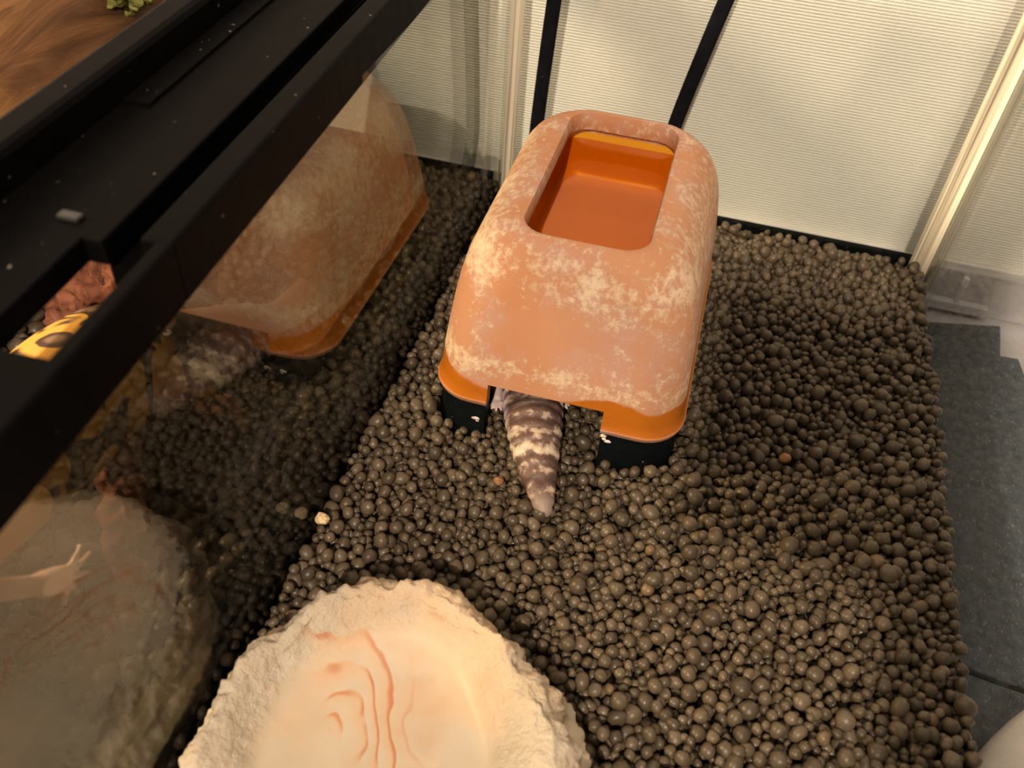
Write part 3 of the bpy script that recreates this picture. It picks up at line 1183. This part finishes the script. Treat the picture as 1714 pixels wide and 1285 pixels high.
dw_o = Vector((-0.10, -0.22, 0.0))
me = knobbly([([(-0.045, -0.005, -0.004), (-0.012, -0.02, 0.018), (0.018, -0.045, 0.032), (0.035, -0.07, 0.036)], [0.010, 0.013, 0.012, 0.008]),
              ([(-0.078, 0.034, -0.004), (-0.052, 0.044, 0.018), (-0.022, 0.030, 0.036), (0.006, -0.01, 0.030)], [0.017, 0.021, 0.016, 0.010]),
              ([(0.010, -0.035, 0.028), (0.034, -0.020, 0.016), (0.046, -0.012, -0.003)], [0.008, 0.007, 0.006]),
              ([(0.020, -0.05, 0.03), (0.036, -0.080, 0.014), (0.044, -0.095, -0.004)], [0.009, 0.007, 0.006])], 0.0016, 0.005, 110, 'driftwood')
dwood = tag(obj('driftwood', me, M_DRIFT, None, True), 'reddish brown driftwood branch behind the left glass', 'driftwood')
dwood.location = dw_o

b = bmesh.new()      # cork bark slab, a curved thick plank, lengthened and raised to shade the neighbour bed
NU, NV = 40, 60
grid = []
for s in (0.0, 1.0):
    g = []
    for i in range(NU + 1):
        row = []
        for j in range(NV + 1):
            u, v = i / NU - 0.5, j / NV - 0.5
            a = u * 3.3
            R = 0.090 - 0.010 * s
            x, z = R * math.sin(a), R * math.cos(a)
            y = v * 0.42
            d = noise.fractal(Vector((u * 22, v * 4.5, 4 + s)), 0.9, 2.0, 5) * 0.0045
            nrm = Vector((math.sin(a), 0, math.cos(a)))
            row.append(b.verts.new(Vector((x, y, z)) + nrm * d + Vector((0, 0.006 * noise.noise(Vector((u * 9, s, v * 3))), 0))))
        g.append(row)
    grid.append(g)
for g, flip in ((grid[0], False), (grid[1], True)):
    for i in range(NU):
        for j in range(NV):
            q = (g[i][j], g[i + 1][j], g[i + 1][j + 1], g[i][j + 1])
            b.faces.new(q[::-1] if flip else q)
A, Bg = grid
for i in range(NU):
    b.faces.new((A[i][0], A[i + 1][0], Bg[i + 1][0], Bg[i][0]))
    b.faces.new((A[i][NV], A[i + 1][NV], Bg[i + 1][NV], Bg[i][NV]))
for j in range(NV):
    b.faces.new((A[0][j], A[0][j + 1], Bg[0][j + 1], Bg[0][j]))
    b.faces.new((A[NU][j], A[NU][j + 1], Bg[NU][j + 1], Bg[NU][j]))
bark = tag(obj('cork_bark', b, M_BARK, None, True), 'orange brown cork bark tunnel in the upper left corner', 'bark')
bark.location = (-0.262, -0.226, 0.052)
bark.rotation_euler = (0, 0, math.radians(-1.5))

b = bmesh.new()
bmesh.ops.create_icosphere(b, subdivisions=5, radius=1)
for v in b.verts:
    v.co *= 1 + 0.35 * noise.fractal(v.co * 2.2, 0.9, 2.0, 5)
    v.co = Vector((v.co.x * 0.020, v.co.y * 0.016, v.co.z * 0.012))
moss = tag(obj('moss_clump', b, M_MOSS, None, True), 'yellow green moss clump at the top edge above the lid', 'moss')
moss.location = (-0.190, -0.071, 0.110)

# ------------------------------------------------------------------ cables
def strap(name, pts, w, th, label):
    line, ww = catmull(pts, [w] * len(pts), 8)
    b = bmesh.new()
    rings = []
    for i, p in enumerate(line):
        a, c = Vector(line[max(i - 1, 0)]), Vector(line[min(i + 1, len(line) - 1)])
        t = (c - a).normalized()
        n = Vector((0, 1, 0))
        u = t.cross(n).normalized()
        n = u.cross(t).normalized()
        ring = []
        for k in range(16):
            q = 2 * math.pi * k / 16
            cs, sn = math.cos(q), math.sin(q)
            ex = 0.5
            ring.append(b.verts.new(Vector(p) + u * (w / 2) * math.copysign(abs(cs) ** ex, cs) + n * (th / 2) * math.copysign(abs(sn) ** ex, sn)))
        rings.append(ring)
    for p, q in zip(rings, rings[1:]):
        for k in range(16):
            b.faces.new((p[k], p[(k + 1) % 16], q[(k + 1) % 16], q[k]))
    b.faces.new(rings[0])
    b.faces.new(rings[-1][::-1])
    return tag(obj(name, b, M_CABLE, None, True), label, 'cable', 'cables down the back glass')


strap('power_cable', [(0.0215, -0.0045, 0.006), (0.0190, -0.0045, 0.03), (0.0197, -0.0045, 0.0586), (0.0225, -0.0045, 0.1134), (0.0260, -0.0045, 0.165)], 0.0078, 0.0034, 'flat black cable hanging near the left back corner')
strap('power_cable', [(0.0905, -0.0045, 0.006), (0.0925, -0.0045, 0.026), (0.0967, -0.0045, 0.0644), (0.1080, -0.0045, 0.1268), (0.1165, -0.0045, 0.165)], 0.0078, 0.0034, 'flat black cable rising behind the hide toward the right')

# ------------------------------------------------------------------ pale object outside, bottom right
b = bmesh.new()
bmesh.ops.create_uvsphere(b, u_segments=48, v_segments=24, radius=1)
for v in b.verts:
    x, y, z = v.co
    e = 0.72
    v.co = Vector((math.copysign(abs(x) ** e, x) * 0.040, math.copysign(abs(y) ** e, y) * 0.046, math.copysign(abs(z) ** e, z) * 0.012))
cv = tag(obj('plastic_cover', b, M_COVER, None, True), 'pale rounded plastic cover outside the glass at bottom right', 'cover')
cv.location = (0.2975, -0.2945, -0.0215)
cv.rotation_euler.z = math.radians(-38)
